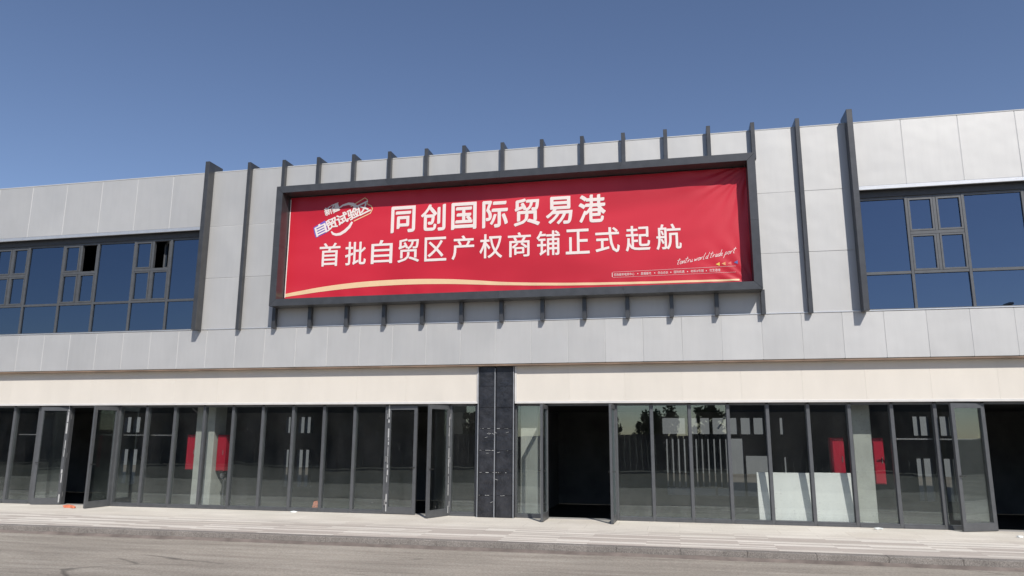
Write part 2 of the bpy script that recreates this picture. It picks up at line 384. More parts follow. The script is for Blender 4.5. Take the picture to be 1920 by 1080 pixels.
# roof coping, ledge at sill, fascia lower edge
mb = MB(); mb.box(XL-.02, XR+.02, -.006, .45, ZR-.016, ZR+.010, bev=.004); mb.build('parapet_coping', M['joint'], B)
mb = MB(); mb.box(XL, -11.34, .04, .25, 6.90, ZR-.05); mb.box(3.82, XR, .04, .25, 6.90, ZR-.05); mb.box(-11.34, 3.82, .065, .3, 4.25, ZR-.05)
mb.box(XL, XR, .06, .28, 3.36, 4.15); mb.box(XL, XR, .3, .44, 7.9, ZR-.06); mb.build('parapet_wall', M['dark'], B)
mb = MB(); mb.box(XL, XR, -.022, .26, ZS+.002, ZS+.028, bev=.004); mb.build('sill_ledge', M['trim'], B)
for x0, x1 in ((XL, -11.36), (3.84, XR)):
    mb = MB(); mb.box(x0, x1, -.006, .28, 6.845, 6.872); mb.box(x0, x1, -.015, .03, 6.790, 6.842, bev=.006); mb.build('window_head_trim', M['trim'], B)
    mb = MB(); mb.box(x0, x1, .13, .3, 6.66, 6.84); mb.build('window_head', M['darkframe'], B)
mb = MB(); mb.box(XL, XR, .0, .32, ZB-.02, ZB+.012); mb.build('fascia_soffit', M['rust'], B)

# sign band (cream boards with a white trim), recessed under the fascia
def signband(x0, x1, joints):
    mb = MB(); xs_ = [x0+.03]+joints+[x1-.03]
    for i in range(len(xs_)-1):
        mb.box(xs_[i]+.0008, xs_[i+1]-.0008, .17, .20, ZC+.045, ZB-.02, random.random())
    mb.box(x0, x1, .19, .33, ZC, ZB-.021, .3)
    o = mb.build('sign_band', M['cream'], B)
    mb = MB(); mb.box(x0-.01, x1+.01, .145, .19, ZC-.005, ZC+.045, bev=.005)
    mb.box(x1-.03, x1+.012, .150, .188, ZC+.047, ZB-.022); mb.box(x0-.012, x0+.03, .150, .188, ZC+.047, ZB-.022)
    mb.build('sign_band_trim', M['whitetrim'], o)
signband(XL, -4.29, [-22.8+1.2*k for k in range(16) if -22.8+1.2*k < -5])
signband(-3.44, XR, [-2.24+1.2*k for k in range(13)])

# pillar wrapped in black plastic
mb = MB()
rows = [0.004, .46, .94, 1.41, 1.88, 2.34, 2.81, 3.25]
for i in range(7):
    for x0, x1 in ((-4.25, -3.905), (-3.855, -3.50)):
        mb.box(x0, x1, .13+random.uniform(-.002, .002), .20, rows[i]+.002, rows[i+1]-.002, random.random(), bev=.004)
mb.box(-4.28, -3.46, .17, .5, 0.0, 3.245)
for z in (.46, .94, 1.41, 1.88):
    for k in range(14):
        x = random.uniform(-4.23, -3.60)
        if random.random() < .5: mb.box(x, x+random.uniform(.02, .08), .112, .1235, z-.001+random.uniform(-.004, .004), z+.008, mi=1)
for k in range(10):
    x = random.uniform(-4.2, -3.6); z = random.choice([1.35, 1.75, 1.80, .38, .85])+random.uniform(-.08, .05)
    T = Matrix.Translation((x, .119, z)) @ Matrix.Rotation(random.uniform(-.6, .6), 4, 'Y')
    mb.box(-.03, .03, -.004, .004, -.003, .003, M=T, mi=1)
pl = mb.build('pillar', [M['plastic'], M['tape']], B)
mb = MB()
for x in (-4.275, -3.895, -3.475): mb.box(x-.007, x+.007, .118, .16, .003, 3.24 if x != -3.895 else 3.2)
mb.build('pillar_joint_strip', M['bars'], pl)

# vertical fins ------------------------------------------------------
def fin(x, d, w, top, back=.30):
    mb = MB()
    mb.box(x-w/2, x+w/2, -d, -.034, ZS-.02, top, random.random(), bev=.004)
    mb.box(x-w/2+.002, x+w/2-.002, -.05, back, ZR+.017, top-.002, random.random())
    o = mb.build('fin', M['fin'], B)
    return o
fin(-11.32, .27, .115, 8.50)
fin(-10.22, .15, .085, 8.44)
fin(2.78, .15, .085, 8.44)
fin(3.80, .27, .115, 8.50)
FXS = [-9.27+.9275*k for k in range(13)]
ZF0, ZF1 = 4.69, 7.63
for x in FXS:
    mb = MB()
    mb.box(x-.042, x+.042, -.15, -.034, ZF1-.04, 8.43, random.random(), bev=.004)
    mb.box(x-.040, x+.040, -.05, .30, ZR+.017, 8.428, random.random())
    mb.build('fin', M['fin'], B); mb = MB()
    mb.box(x-.042, x+.042, -.15, -.034, ZS-.02, ZF0+.04, random.random(), bev=.004)
    mb.build('bracket', M['fin'], B)

# banner frame: mitred box section round the banner
def mitred(x0, x1, z0, z1, t, y0, y1):
    mb = MB()
    O = [(x0, z0), (x1, z0), (x1, z1), (x0, z1)]; I = [(x0+t, z0+t), (x1-t, z0+t), (x1-t, z1-t), (x0+t, z1-t)]
    g = .0035
    for k in range(4):
        a, b_ = O[k], O[(k+1) % 4]; c, d = I[(k+1) % 4], I[k]
        ux, uz = (b_[0]-a[0]), (b_[1]-a[1]); L = math.hypot(ux, uz); ux, uz = ux/L*g, uz/L*g
        P = [(a[0]+ux, a[1]+uz), (b_[0]-ux, b_[1]-uz), (c[0]-ux, c[1]-uz), (d[0]+ux, d[1]+uz)]
        nseg = 4 if k % 2 == 0 else 2
        for s_ in range(nseg):
            t0, t1 = s_/nseg, (s_+1)/nseg
            e = .0015/L
            t0 += e if s_ else 0; t1 -= e if s_ < nseg-1 else 0
            q = [tuple(P[0][i]+(P[1][i]-P[0][i])*t0 for i in (0, 1)), tuple(P[0][i]+(P[1][i]-P[0][i])*t1 for i in (0, 1)),
                 tuple(P[3][i]+(P[2][i]-P[3][i])*t1 for i in (0, 1)), tuple(P[3][i]+(P[2][i]-P[3][i])*t0 for i in (0, 1))]
            vv = [(x, y0, z) for x, z in q] + [(x, y1, z) for x, z in q]
            mb.add(vv, [(0, 1, 2, 3), (7, 6, 5, 4), (0, 4, 5, 1), (1, 5, 6, 2), (2, 6, 7, 3), (3, 7, 4, 0)], random.random())
    return mb
mitred(-9.24, 1.84, ZF0, ZF1, .165, -.44, -.035).build('banner_frame', M['fin'], B)

# upper ribbon windows -------------------------------------------------
def frame_rect(mb, x0, x1, z0, z1, y0, y1, t, M_=None, rnd=.5):
    mb.box(x0, x0+t, y0, y1, z0, z1, rnd, M=M_); mb.box(x1-t, x1, y0, y1, z0, z1, rnd, M=M_)
    mb.box(x0+t, x1-t, y0, y1, z0, z0+t, rnd, M=M_); mb.box(x0+t, x1-t, y0, y1, z1-t, z1, rnd, M=M_)
def ribbon(xs_, kinds, opens):
    xs_ = [x*1.006 for x in xs_]
    z0, z1 = ZS+.03, 6.66
    w = MB(); h = .028
    for i, x in enumerate(xs_):
        w.box(x-h, x+h, YU-.045, YU+.06, z0, z1, random.random(), bev=.004)
    for i in range(len(xs_)-1):
        a, b_ = xs_[i]+h, xs_[i+1]-h
        w.box(a, b_, YU-.040, YU+.055, ZM-.03, ZM+.03, random.random(), bev=.004)
        w.box(a, b_, YU-.040, YU+.055, z0, z0+.04, random.random()); w.box(a, b_, YU-.040, YU+.055, z1-.05, z1, random.random())
        if kinds[i] == 'c':
            c = (a+b_)/2
            w.box(a, b_, YU-.038, YU+.05, 5.83, 5.90, random.random(), bev=.004)
            w.box(c-.03, c+.03, YU-.036, YU+.05, ZM+.03, 5.83, random.random(), bev=.004); w.box(c-.03, c+.03, YU-.036, YU+.05, 5.90, z1-.05, random.random(), bev=.004)
    o = w.build('ribbon_window', M['frame'], B)
    def pane(a, b_, c, d, T=None, yy=YU):
        T2 = Matrix.Translation(((a+b_)/2, yy, (c+d)/2)) @ Matrix.Rotation(R(random.uniform(-.45, .45)), 4, 'Z') @ Matrix.Rotation(R(random.uniform(-.45, .45)), 4, 'X') @ Matrix.Translation((-(a+b_)/2, -yy, -(c+d)/2))
        if T is not None: T2 = T @ T2
        m_ = MB(); m_.box(a, b_, yy-.006, yy+.006, c, d, M=T2); m_.build('pane', M['blueglass'], o)
    for i in range(len(xs_)-1):
        a, b_ = xs_[i]+h, xs_[i+1]-h
        pane(a, b_, z0+.04, ZM-.03)
        if kinds[i] == 'f': pane(a, b_, ZM+.03, z1-.05)
        else:
            c = (a+b_)/2
            for q, (p0, p1, q0, q1) in enumerate(((a, c-.03, ZM+.03, 5.83), (c+.03, b_, ZM+.03, 5.83), (a, c-.03, 5.90, z1-.05), (c+.03, b_, 5.90, z1-.05))):
                ang = opens.get((i, q), 0)
                T = None
                if ang: T = Matrix.Translation((p1-.01, YU, 0)) @ Matrix.Rotation(R(ang), 4, 'Z') @ Matrix.Translation((-p1+.01, -YU, 0))
                m_ = MB(); frame_rect(m_, p0+.004, p1-.004, q0+.004, q1-.004, YU-.042, YU+.028, .036, T)
                m_.build('casement_frame', M['frame'], o)
                pane(p0+.036, p1-.036, q0+.036, q1-.036, T)
                if ang:
                    s_ = MB(); s_.tube([(p1-.14, YU-.01, q0+.01), (p1-.10, YU+.12, q0+.03), (p1-.10, YU+.13, q0+.16)], .007, 6); s_.build('window_stay', M['steel'], o)
ribbon([-23.97, -23.1, -22.03, -20.95, -19.88, -18.82, -17.75, -16.70, -15.60, -14.55, -13.45, -12.39, -11.42],
       ['c', 'f', 'c', 'f', 'c', 'f', 'c', 'f', 'c', 'f', 'c', 'f'], {(8, 3): -84, (10, 3): -38})
ribbon([3.90, 4.81, 5.87, 6.96, 8.02, 9.11, 10.17, 11.26, 12.32, 13.41, 13.97], ['f', 'c', 'f', 'c', 'f', 'c', 'f', 'c', 'f', 'c'], {})

# shopfronts ------------------------------------------------------------
def shopfront(xs_, doors, x0, x1, reflection_bays=(), sag=0):
    """xs_: mullion centres; doors: set of (i) openings between xs_[i] and xs_[i+1]"""
    f = MB(); h = .034
    for i, x in enumerate(xs_):
        f.box(x-h, x+h, YG-.06, YG+.07, 0.004, ZC-.03, random.random(), bev=.004)
        f.box(x-h-.012, x-h, YG-.02, YG+.05, 0.01, ZC-.04, 0)
    for i in range(len(xs_)-1):
        a, b_ = xs_[i]+h, xs_[i+1]-h
        f.box(a, b_, YG-.055, YG+.065, ZC-.05, ZC+.05, random.random())
        if i not in doors:
            f.box(a, b_, YG-.055, YG+.065, 0.005, .085, random.random(), bev=.004)
            f.box(a, b_, YG-.075, YG-.056, 0.005, .045, random.random())
    o = f.build('shopfront_frame', M['frame'], B)
    for i in range(len(xs_)-1):
        if i in doors: continue
        a, b_ = xs_[i]+h, xs_[i+1]-h
        T = Matrix.Translation(((a+b_)/2, YG, 0)) @ Matrix.Rotation(R(random.uniform(-.35, .35)), 4, 'Z') @ Matrix.Rotation(R(random.uniform(-.25, .25)), 4, 'X')
        m_ = MB(); m_.box(-(b_-a)/2, (b_-a)/2, -.004, .004, .085, ZC-.05, M=T); m_.build('glass_pane', M['shopglass'], o)
        if i in reflection_bays:
            m_ = MB(); m_.box(a, b_, YG+.12, YG+.15, 1.69, 1.715); m_.build('transom', M['steel'], o)  # thin bar stands in for a pale reflected line, no real crossbar
    return o
def door(hx, w, ang, side, film=False):
    """side=+1: leaf extends to +x of the hinge when closed; ang swings outwards"""
    T = Matrix.Translation((hx, YG-.055, 0)) @ Matrix.Rotation(R(-ang*side), 4, 'Z')
    if side < 0: T = T @ Matrix.Scale(-1, 4, (1, 0, 0))
    m_ = MB(); t = .075
    m_.box(0, t, -.025, .025, .012, 2.39, .3, M=T); m_.box(w-t, w, -.025, .025, .012, 2.39, .7, M=T)
    m_.box(t, w-t, -.025, .025, 2.30, 2.39, .5, M=T); m_.box(t, w-t, -.025, .025, .012, .16, .5, M=T)
    o = m_.build('door', M['frame'], B)
    g = MB(); g.box(t, w-t, -.004, .004, .16, 2.30, M=T); g.build('door_glass', M['shopglass'], o)
    hn = MB(); hn.tube([T @ Vector((w-.04, -.026, 1.02)), T @ Vector((w-.04, -.07, 1.02)), T @ Vector((w-.13, -.07, 1.02))], .010, 6); 
    hn.tube([T @ Vector((w-.04, .026, 1.02)), T @ Vector((w-.04, .07, 1.02)), T @ Vector((w-.13, .07, 1.02))], .010, 6)
    hn.build('door_handle', M['black'], o)
    for z in (.25, 1.2, 2.15):
        k = MB(); k.tube([T @ Vector((-.012, -.028, z-.06)), T @ Vector((-.012, -.028, z+.06))], .013, 8); k.build('hinge', M['steel'], o)
    if film:
        k = MB(); rr = random.Random(int(abs(hx)*100))
        xw = 0.012
        z = .06
        while z < 2.3:
            L = rr.uniform(.04, .28)
            if rr.random() < .72:
                yy = -.0285 if film == 1 else .0265
                k.box(xw+rr.uniform(0, .012), xw+rr.uniform(.018, .04), yy-.001, yy+.002, z, z+L, M=T)
            z += L+rr.uniform(0, .05)
        k.build('protective_film', M['tape'], o)
    return o
LX = [-23.9, -23.1, -22.3, -21.5, -19.98, -19.2, -18.4, -17.55, -16.70, -15.93, -15.03, -13.57, -12.79, -12.0, -11.19, -10.41, -9.62, -8.83, -8.04, -7.27, -6.48, -4.95, -4.34]
shopfront(LX, {3, 10, 20}, XL, -4.29, reflection_bays=(8, 11, 12))
RX = [-3.46, -2.78, -1.26, -.50, .29, 1.07, 1.855, 2.645, 3.43, 4.22, 5.01, 5.86, 7.40, 8.2, 9.0, 9.8, 10.6, 11.4, 12.2, 13.0, 13.9]
shopfront(RX, {1, 11}, -3.44, XR, reflection_bays=(9, 10))
door(-15.03+.02, .72, 166, 1, 2)
door(-13.57-.03, .72, 84, -1)
door(-6.48+.04, .715, 1.5, 1, 1)
door(-4.95-.03, .715, 68, -1, 1)
door(-2.78+.03, .72, 90, 1)
door(-1.26-.03, .72, 88, -1)
door(5.86+.01, .74, 157, 1)
door(7.40-.03, .74, 80, -1)
door(-21.5+.03, .72, 12, 1); door(-19.98-.03, .72, 2, -1)

# inner columns and partition of the shops
def column(x0, x1, y0, y1):
    mb = MB(); mb.box(x0, x1, y0, y1, PIT, 2.498, bev=.012); return mb.build('column', M['column'], B)
column(-11.72, -11.20, .75, 1.25)
column(3.56, 3.92, .75, 1.20)
column(-3.42, -3.02, .65, 1.1)
column(-19.6, -19.1, .75, 1.25); column(11.2, 11.7, .75, 1.25)
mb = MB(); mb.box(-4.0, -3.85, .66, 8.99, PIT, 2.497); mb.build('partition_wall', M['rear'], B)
# hanging cables under the shop ceiling
for pts in ([(-12.2, 1.5, 2.49), (-12.1, 1.5, 2.2), (-11.9, 1.5, 2.08), (-11.75, 1.6, 2.3), (-11.7, 1.6, 2.49)], [(1.0, 1.3, 2.49), (1.12, 1.3, 2.3), (1.02, 1.3, 2.05), (.9, 1.3, 1.9)], [(-12.6, 1.8, 2.4), (-12.0, 1.8, 2.0), (-11.8, 1.8, 2.3)]):
    m_ = MB(); m_.tube(pts, .02, 6); m_.build('cable', M['steel'], B)

# ------------------------------------------------------------------ things inside the shops
def cabinet(x, y, z0, w, h, d, label):
    o = empty('hydrant_cabinet', (x, y, z0), label=label, cat='cabinet', group='red hydrant cabinets beside the shop columns')
    m_ = MB(); m_.box(-w/2, w/2, -d/2, d/2, 0, h, bev=.008); m_.build('cabinet_body', M['red'], o)
    m_ = MB(); m_.box(-w/2+.02, w/2-.02, -d/2-.012, -d/2-.001, .02, h-.02, bev=.004); m_.build('cabinet_door', M['red'], o)
    m_ = MB(); m_.tube([(w/2-.05, -d/2-.03, h*.45), (w/2-.05, -d/2-.03, h*.58)], .008, 6); m_.build('handle', M['steel'], o)
    return o
cabinet(-11.90, 1.0, .86, .28, .86, .2, 'red metal hydrant cabinet on the left side of the sunlit column in the left shop')
c2 = cabinet(-11.06, 1.0, .84, .24, .88, .22, 'slightly narrower red metal hydrant cabinet on the right side of the left shop column')
cabinet(3.27, 1.0, .82, .27, .90, .2, 'red metal hydrant cabinet above the right end of the white boards')
cabinet(4.04, 1.0, .79, .25, .93, .2, 'red metal hydrant cabinet to the right of the grey column in the right shop')
m_ = MB(); m_.tube([(-10.92, .88, PIT), (-10.92, .88, .75)], .025, 10); m_.tube([(-10.92, .88, .72), (-10.86, .80, .78), (-10.86, .72, .78)], .03, 8)
sp_ = empty('standpipe', (-10.92, .88, PIT), label='dark standpipe with a steel valve beside the cabinet right of the left shop column', cat='pipe')
m_.v = [(x+10.92, y-.88, z-PIT) for x, y, z in m_.v]; m_.build('pipe', M['darkframe'], sp_)
m_ = MB(); m_.tube([(0, -.06, 1.20), (0, -.10, 1.20)], .055, 12); m_.tube([(-.06, 0, 1.12), (.06, 0, 1.12)], .03, 8); m_.build('valve', M['steel'], sp_)

def board(x0, x1, h, ybot, ytop, lab):
    o = bpy.data.objects.new('gypsum_board', None)
    m_ = MB(); a = math.atan2(ytop-ybot, h)
    T = Matrix.Translation((x0, ybot, .0)) @ Matrix.Rotation(-a, 4, 'X')
    m_.box(0, x1-x0, 0, .06, 0, h/math.cos(a), M=T, bev=.006)
    ob = m_.build('gypsum_board', M['board']); 
    return tag(ob, lab, 'board', 'white boards leaning inside the right shop')
board(1.60, 2.66, 1.01, .44, .60, 'broad white board leaning behind the glass, left of the two with a slanted left edge')
board(2.70, 3.50, 1.02, .44, .58, 'white board leaning behind the glass beside the grey column')
m_ = MB(); m_.box(3.56, 3.78, .40, .52, 0, .085, bev=.01); tag(m_.build('foam_block', M['board']), 'small white block at the foot of the grey column', 'block')
# orange brick lying on the inner threshold
m_ = MB()
bm = [(-.14, 0, 0), (.14, 0, 0), (.12, .11, 0), (-.13, .11, 0), (-.08, .01, .22), (.11, .01, .20), (.10, .10, .20), (-.05, .10, .23)]
m_.add(bm, [(0, 3, 2, 1), (4, 5, 6, 7), (0, 1, 5, 4), (1, 2, 6, 5), (2, 3, 7, 6), (3, 0, 4, 7)])
ob = m_.build('broken_block', M['brick']); ob.location = (-8.16, .38, 0); tag(ob, 'broken orange clay block lying behind the shop glass', 'block')
def rubble(name, x, y, s, m, lab, cat, grp=None, seed=0):
    rr = random.Random(seed); bm_ = bmesh.new(); bmesh.ops.create_icosphere(bm_, subdivisions=1, radius=1)
    for v in bm_.verts: v.co = Vector((v.co.x*s[0], v.co.y*s[1], max(v.co.z, -.6)*s[2]))*rr.uniform(.75, 1.2)
    mz = min(v.co.z for v in bm_.verts)
    for v in bm_.verts: v.co.z -= mz
    me = bpy.data.meshes.new(name); bm_.to_mesh(me); bm_.free(); me.materials.append(m)
    o = bpy.data.objects.new(name, me); COL.objects.link(o); o.location = (x, y, .0); return tag(o, lab, cat, grp)
rubble('brick_rubble', -14.25, -.28, (.16, .08, .05), M['brick'], 'larger piece of reddish brick rubble in front of the open double door at far left', 'rubble', 'brick rubble at the far left doorway', 1)
rubble('brick_rubble', -14.02, -.40, (.08, .06, .04), M['brick'], 'smaller piece of reddish brick rubble in front of the open double door at far left', 'rubble', 'brick rubble at the far left doorway', 2)
rubble('plaster_chip', -8.55, .04, (.09, .05, .025), M['board'], 'white plaster chip on the pavement below the glass near the orange block', 'rubble', None, 3)
rubble('plaster_chip', 3.72, -.02, (.10, .05, .03), M['board'], 'white plaster chip on the pavement below the grey column', 'rubble', None, 4)
rubble('plaster_chip', 5.90, -.62, (.05, .04, .025), M['board'], 'white plaster chip at the corner of the open door at far right', 'rubble', None, 5)

# ------------------------------------------------------------------ banner
YB = -.060
BX0, BX1, BZ0, BZ1 = -9.055, 1.72, 4.90, 7.44
from mathutils import noise as mn
def wrinkle(x, z):
    r = max(0.0, min(1.0, (x-0.45)/1.1)); t = max(0.0, min(1.0, (z-6.95)/.45)); bt = max(0.0, min(1.0, (5.12-z)/.2))
    # fan of creases from the upper right fixing point, plus sagging at the rim
    ax, az = 1.75-x, 7.5-z; ang = math.atan2(az, ax); rad = math.hypot(ax, az)
    fan = math.sin(ang*26+2*mn.noise(Vector((rad*1.5, ang*3, 0))))*.012*max(0, 1-rad/1.9)
    ax2, az2 = 1.75-x, z-4.8; ang2 = math.atan2(az2, ax2); rad2 = math.hypot(ax2, az2)
    fan2 = math.sin(ang2*20+1.5*mn.noise(Vector((rad2*1.5, ang2*3, 4))))*.010*max(0, 1-rad2/1.6)
    soft = .010*mn.noise(Vector((x*.8, z*1.1, 3)))
    rip = .007*math.sin(x*9+3*mn.noise(Vector((x*1.2, 0, 9))))*(t*.8+bt)
    return -(fan+fan2+soft+rip) - .012
def banner_sheet_mat():
    m, nt, b, o = mat('printed red banner'); v = coords(nt)
    sp = N(nt, 'ShaderNodeSeparateXYZ'); nt.links.new(v, sp.inputs[0])
    wv = noise(nt, coords(nt, (0.35, 1, 0.9)), 0.75, 2)
    c = ramp(nt, wv, [(0.36, (0.47, 0.010, 0.025)), (0.50, (0.57, 0.017, 0.036)), (0.66, (0.63, 0.030, 0.050))])
    nt.links.new(c, b.inputs['Base Color']); b.inputs['Roughness'].default_value = 0.42
    b.inputs['Specular IOR Level'].default_value = 0.45
    return m
M['banner'] = banner_sheet_mat()
M['ink'] = simple('pale pink white print', (0.80, 0.70, 0.66), 0.5, 0, 0.02)
M['gold'] = simple('gold print', (0.80, 0.55, 0.32), 0.5, 0, 0.03)
M['pinkline'] = simple('pale line print', (0.80, 0.52, 0.50), 0.5)
M['blueink'] = simple('violet blue print', (0.14, 0.10, 0.45), 0.5)
def flat(name, col): return simple(name, col, 0.5, 0, 0.03)
BN = empty('banner', (0, 0, 4.9), label='long red banner with white Chinese lettering inside the dark frame', cat='banner')
def bbuild(mb, name, m, smooth=False):
    mb.v = [(x, y, z-4.9) for x, y, z in mb.v]; return mb.build(name, m, BN, smooth)
nx, nz = 300, 72; vv = []; ff = []
for j in range(nz+1):
    for i in range(nx+1):
        x = BX0+(BX1-BX0)*i/nx; z = BZ0+(BZ1-BZ0)*j/nz
        vv.append((x, YB+wrinkle(x, z), z))
for j in range(nz):
    for i in range(nx): a = j*(nx+1)+i; ff.append((a, a+1, a+nx+2, a+nx+1))
mb = MB(); mb.add(vv, ff); sheet = bbuild(mb, 'sheet', M['banner'], True)

def conform(vs_, lift): return [(x, YB+wrinkle(x, z)-lift, z) for x, z in vs_]
def polystrip(mb, pts, w, lift=.004, sub=.08):
    """ribbon along 2-D points with widths w (number or list)"""
    P = [Vector(p) for p in pts]; W = w if hasattr(w, '__len__') else [w]*len(P)
    Q = []; WW = []
    for i in range(len(P)-1):
        n = max(1, int((P[i+1]-P[i]).length/sub))
        for k in range(n): Q.append(P[i].lerp(P[i+1], k/n)); WW.append(W[i]+(W[i+1]-W[i])*k/n)
    Q.append(P[-1]); WW.append(W[-1]); vs_ = []
    for i, p in enumerate(Q):
        d = (Q[min(i+1, len(Q)-1)]-Q[max(i-1, 0)]).normalized(); n_ = Vector((-d.y, d.x))*WW[i]/2
        vs_ += [(p.x+n_.x, p.y+n_.y), (p.x-n_.x, p.y-n_.y)]
    mb.add(conform(vs_, lift), [(2*i, 2*i+1, 2*i+3, 2*i+2) for i in range(len(Q)-1)])

def text_mesh(s, size, offset=0.0, shear=0.0, spacing=1.0):
    """glyph outlines of one string as (verts2d, faces), origin at the lower left of its own box"""
    cu = bpy.data.curves.new('lettering', 'FONT'); cu.body = s; cu.size = size; cu.offset = offset; cu.shear = shear
    cu.space_character = spacing; cu.resolution_u = 3; cu.fill_mode = 'FRONT'
    ob = bpy.data.objects.new('lettering', cu); COL.objects.link(ob)
    dg = bpy.context.evaluated_depsgraph_get(); dg.update()
    me = bpy.data.meshes.new_from_object(ob.evaluated_get(dg))
    vs_ = [(v.co.x, v.co.y) for v in me.vertices]; fs_ = [tuple(p.vertices) for p in me.polygons]
    bpy.data.objects.remove(ob); bpy.data.curves.remove(cu); bpy.data.meshes.remove(me)
    return vs_, fs_
def fit_text(mb, s, quad, offset=0.0, lift=.005, shear=0.0):
    """place the string's own box on the parallelogram quad = (lower left, lower right, upper left)"""
    vs_, fs_ = text_mesh(s, 1.0, 0.0, shear)
    if not vs_: return
    x0 = min(v[0] for v in vs_); x1 = max(v[0] for v in vs_); y0 = min(v[1] for v in vs_); y1 = max(v[1] for v in vs_)
    A, Bq, C = [Vector(q) for q in quad]
    out = []
    for x, y in vs_:
        u, w = (x-x0)/(x1-x0), (y-y0)/(y1-y0); p = A + (Bq-A)*u + (C-A)*w; out.append((p.x, p.y))
    fs2 = []
    for f in fs_:
        P = [out[i] for i in f]; ar = sum(P[i][0]*P[(i+1) % len(P)][1]-P[(i+1) % len(P)][0]*P[i][1] for i in range(len(P)))
        fs2.append(f if ar > 0 else f[::-1])
    # the stroke is thickened with slightly shifted layers of the same outline, each a hair in front of the last
    a, b_, th = offset if hasattr(offset, '__len__') else (offset, offset, 0)
    W_ = (Bq-A).length
    n_ = 10 if a > 0.002 else 1
    for k in range(n_):
        t = 2*math.pi*k/n_; ex, ez = a*W_*math.cos(t), b_*W_*math.sin(t)
        dx, dz = (ex*math.cos(th)-ez*math.sin(th), ex*math.sin(th)+ez*math.cos(th)) if n_ > 1 else (0, 0)
        mb.add(conform([(x+dx, z+dz) for x, z in out], lift+.00035*k), fs2)
def line_of(mb, chars, x0, x1, z0a, z0b, hgt, cw, offset, lift=.005, heights=None):
    n = len(chars)
    for i, ch in enumerate(chars):
        cx = x0+cw/2 + (x1-x0-cw)*i/(n-1); z0 = z0a+(z0b-z0a)*i/(n-1)
        fit_text(mb, ch, ((cx-cw/2, z0), (cx+cw/2, z0), (cx-cw/2, z0+hgt)), offset, lift)
mb = MB(); line_of(mb, '同创国际贸易港', -6.40, -1.36, 6.42, 6.41, .62, .58, (.034, .014, .9)); bbuild(mb, 'headline_lettering', M['ink'])
mb = MB(); line_of(mb, '首批自贸区产权商铺正式起航', -8.20, .26, 5.68, 5.70, .56, .52, .013); bbuild(mb, 'slogan_lettering', M['ink'])

# logo: tilted lettering, ring and coloured rim
def tquad(p, w, h, a):
    c, s_ = math.cos(a), math.sin(a); return ((p[0], p[1]), (p[0]+w*c, p[1]+w*s_), (p[0]-h*s_*.75, p[1]+h*c))
la = R(23)
xa = (-8.30, 6.42)
def along(k, off=0): return (xa[0]+k*math.cos(la)-off*math.sin(la)*.75, xa[1]+k*math.sin(la)+off*math.cos(la))
# rim behind the letters: violet at the left, red, gold at the right
def rim(k0, k1, m, nm, e):
    mb = MB(); pts = [along(k0, -e), along(k1, -e), along(k1+e*.9, .12), along(k1, .29+e), along(k0, .25+e), along(k0-e*.8, .1)]
    cx = sum(p[0] for p in pts)/6; cz = sum(p[1] for p in pts)/6
    mb.add(conform([(cx, cz)]+pts, .0028), [(0, i+1, (i+1) % 6+1) for i in range(6)]); return bbuild(mb, nm, m)
rim(-.03, .30, M['blueink'], 'logo_violet_rim', .016)
mb = MB(); polystrip(mb, [along(1.0, -.06), along(1.45, -.06), along(1.53, .02), along(1.52, .10), along(1.44, .20), along(1.47, .30), along(1.42, .38), along(1.22, .36), along(1.02, .33)], .022, .0035); bbuild(mb, 'logo_gold_rim', M['gold'])
mb = MB()
cws = [.28]*5; k = 0
for i, ch in enumerate('自贸试验区'):
    q = tquad(along(k), .285, .275, la); fit_text(mb, ch, q, .032, .006); k += .297
for i, ch in enumerate('新疆'):
    q = tquad((-8.10+i*.20*math.cos(R(20)), 6.92+i*.20*math.sin(R(20))), .19, .21, R(20)); fit_text(mb, ch, q, .028, .006)
bbuild(mb, 'logo_lettering', M['ink'])
mb = MB()
arc = [(-7.90, 6.98), (-7.80, 7.09), (-7.66, 7.17), (-7.52, 7.20), (-7.40, 7.18), (-7.30, 7.10)]
polystrip(mb, arc, [.012, .03, .045, .06, .075, .085], .0045, .03)
arc = [(-7.93, 6.53), (-7.88, 6.47), (-7.80, 6.445), (-7.70, 6.455), (-7.58, 6.52), (-7.47, 6.62), (-7.40, 6.74)]
polystrip(mb, arc, [.03, .055, .06, .07, .075, .07, .05], .0045, .03)
bbuild(mb, 'logo_ring', M['ink'])

# gold curve along the lower edge, white rim lines
mb = MB()
gp = [(-9.05, 5.00), (-8.6, 5.06), (-8.15, 5.115), (-7.5, 5.17), (-6.8, 5.205), (-5.9, 5.215), (-5.08, 5.19), (-4.4, 5.145), (-3.72, 5.09), (-2.8, 5.04), (-1.8, 5.005), (-.6, 4.985), (.6, 4.975), (1.42, 4.97)]
def smoothp(P, n=6):
    out = []
    for i in range(len(P)-1):
        p0, p1, p2, p3 = [Vector(P[max(0, min(len(P)-1, i+k))]) for k in (-1, 0, 1, 2)]
        for t in [j/n for j in range(n)]:
            out.append(.5*((2*p1)+(p2-p0)*t+(2*p0-5*p1+4*p2-p3)*t*t+(3*p1-p0-3*p2+p3)*t**3))
    out.append(Vector(P[-1])); return out
gs = smoothp(gp); wd = [.085+.06*math.sin(math.pi*min(1, i/len(gs)*1.6)) - .10*max(0, i/len(gs)-.55) for i in range(len(gs))]
polystrip(mb, gs, [max(.03, w*.9) for w in wd], .004); bbuild(mb, 'gold_curve', M['gold'])
mb = MB(); polystrip(mb, [(-9.045, 4.95), (-9.045, 7.40)], .022, .005); bbuild(mb, 'edge_line', M['ink'])

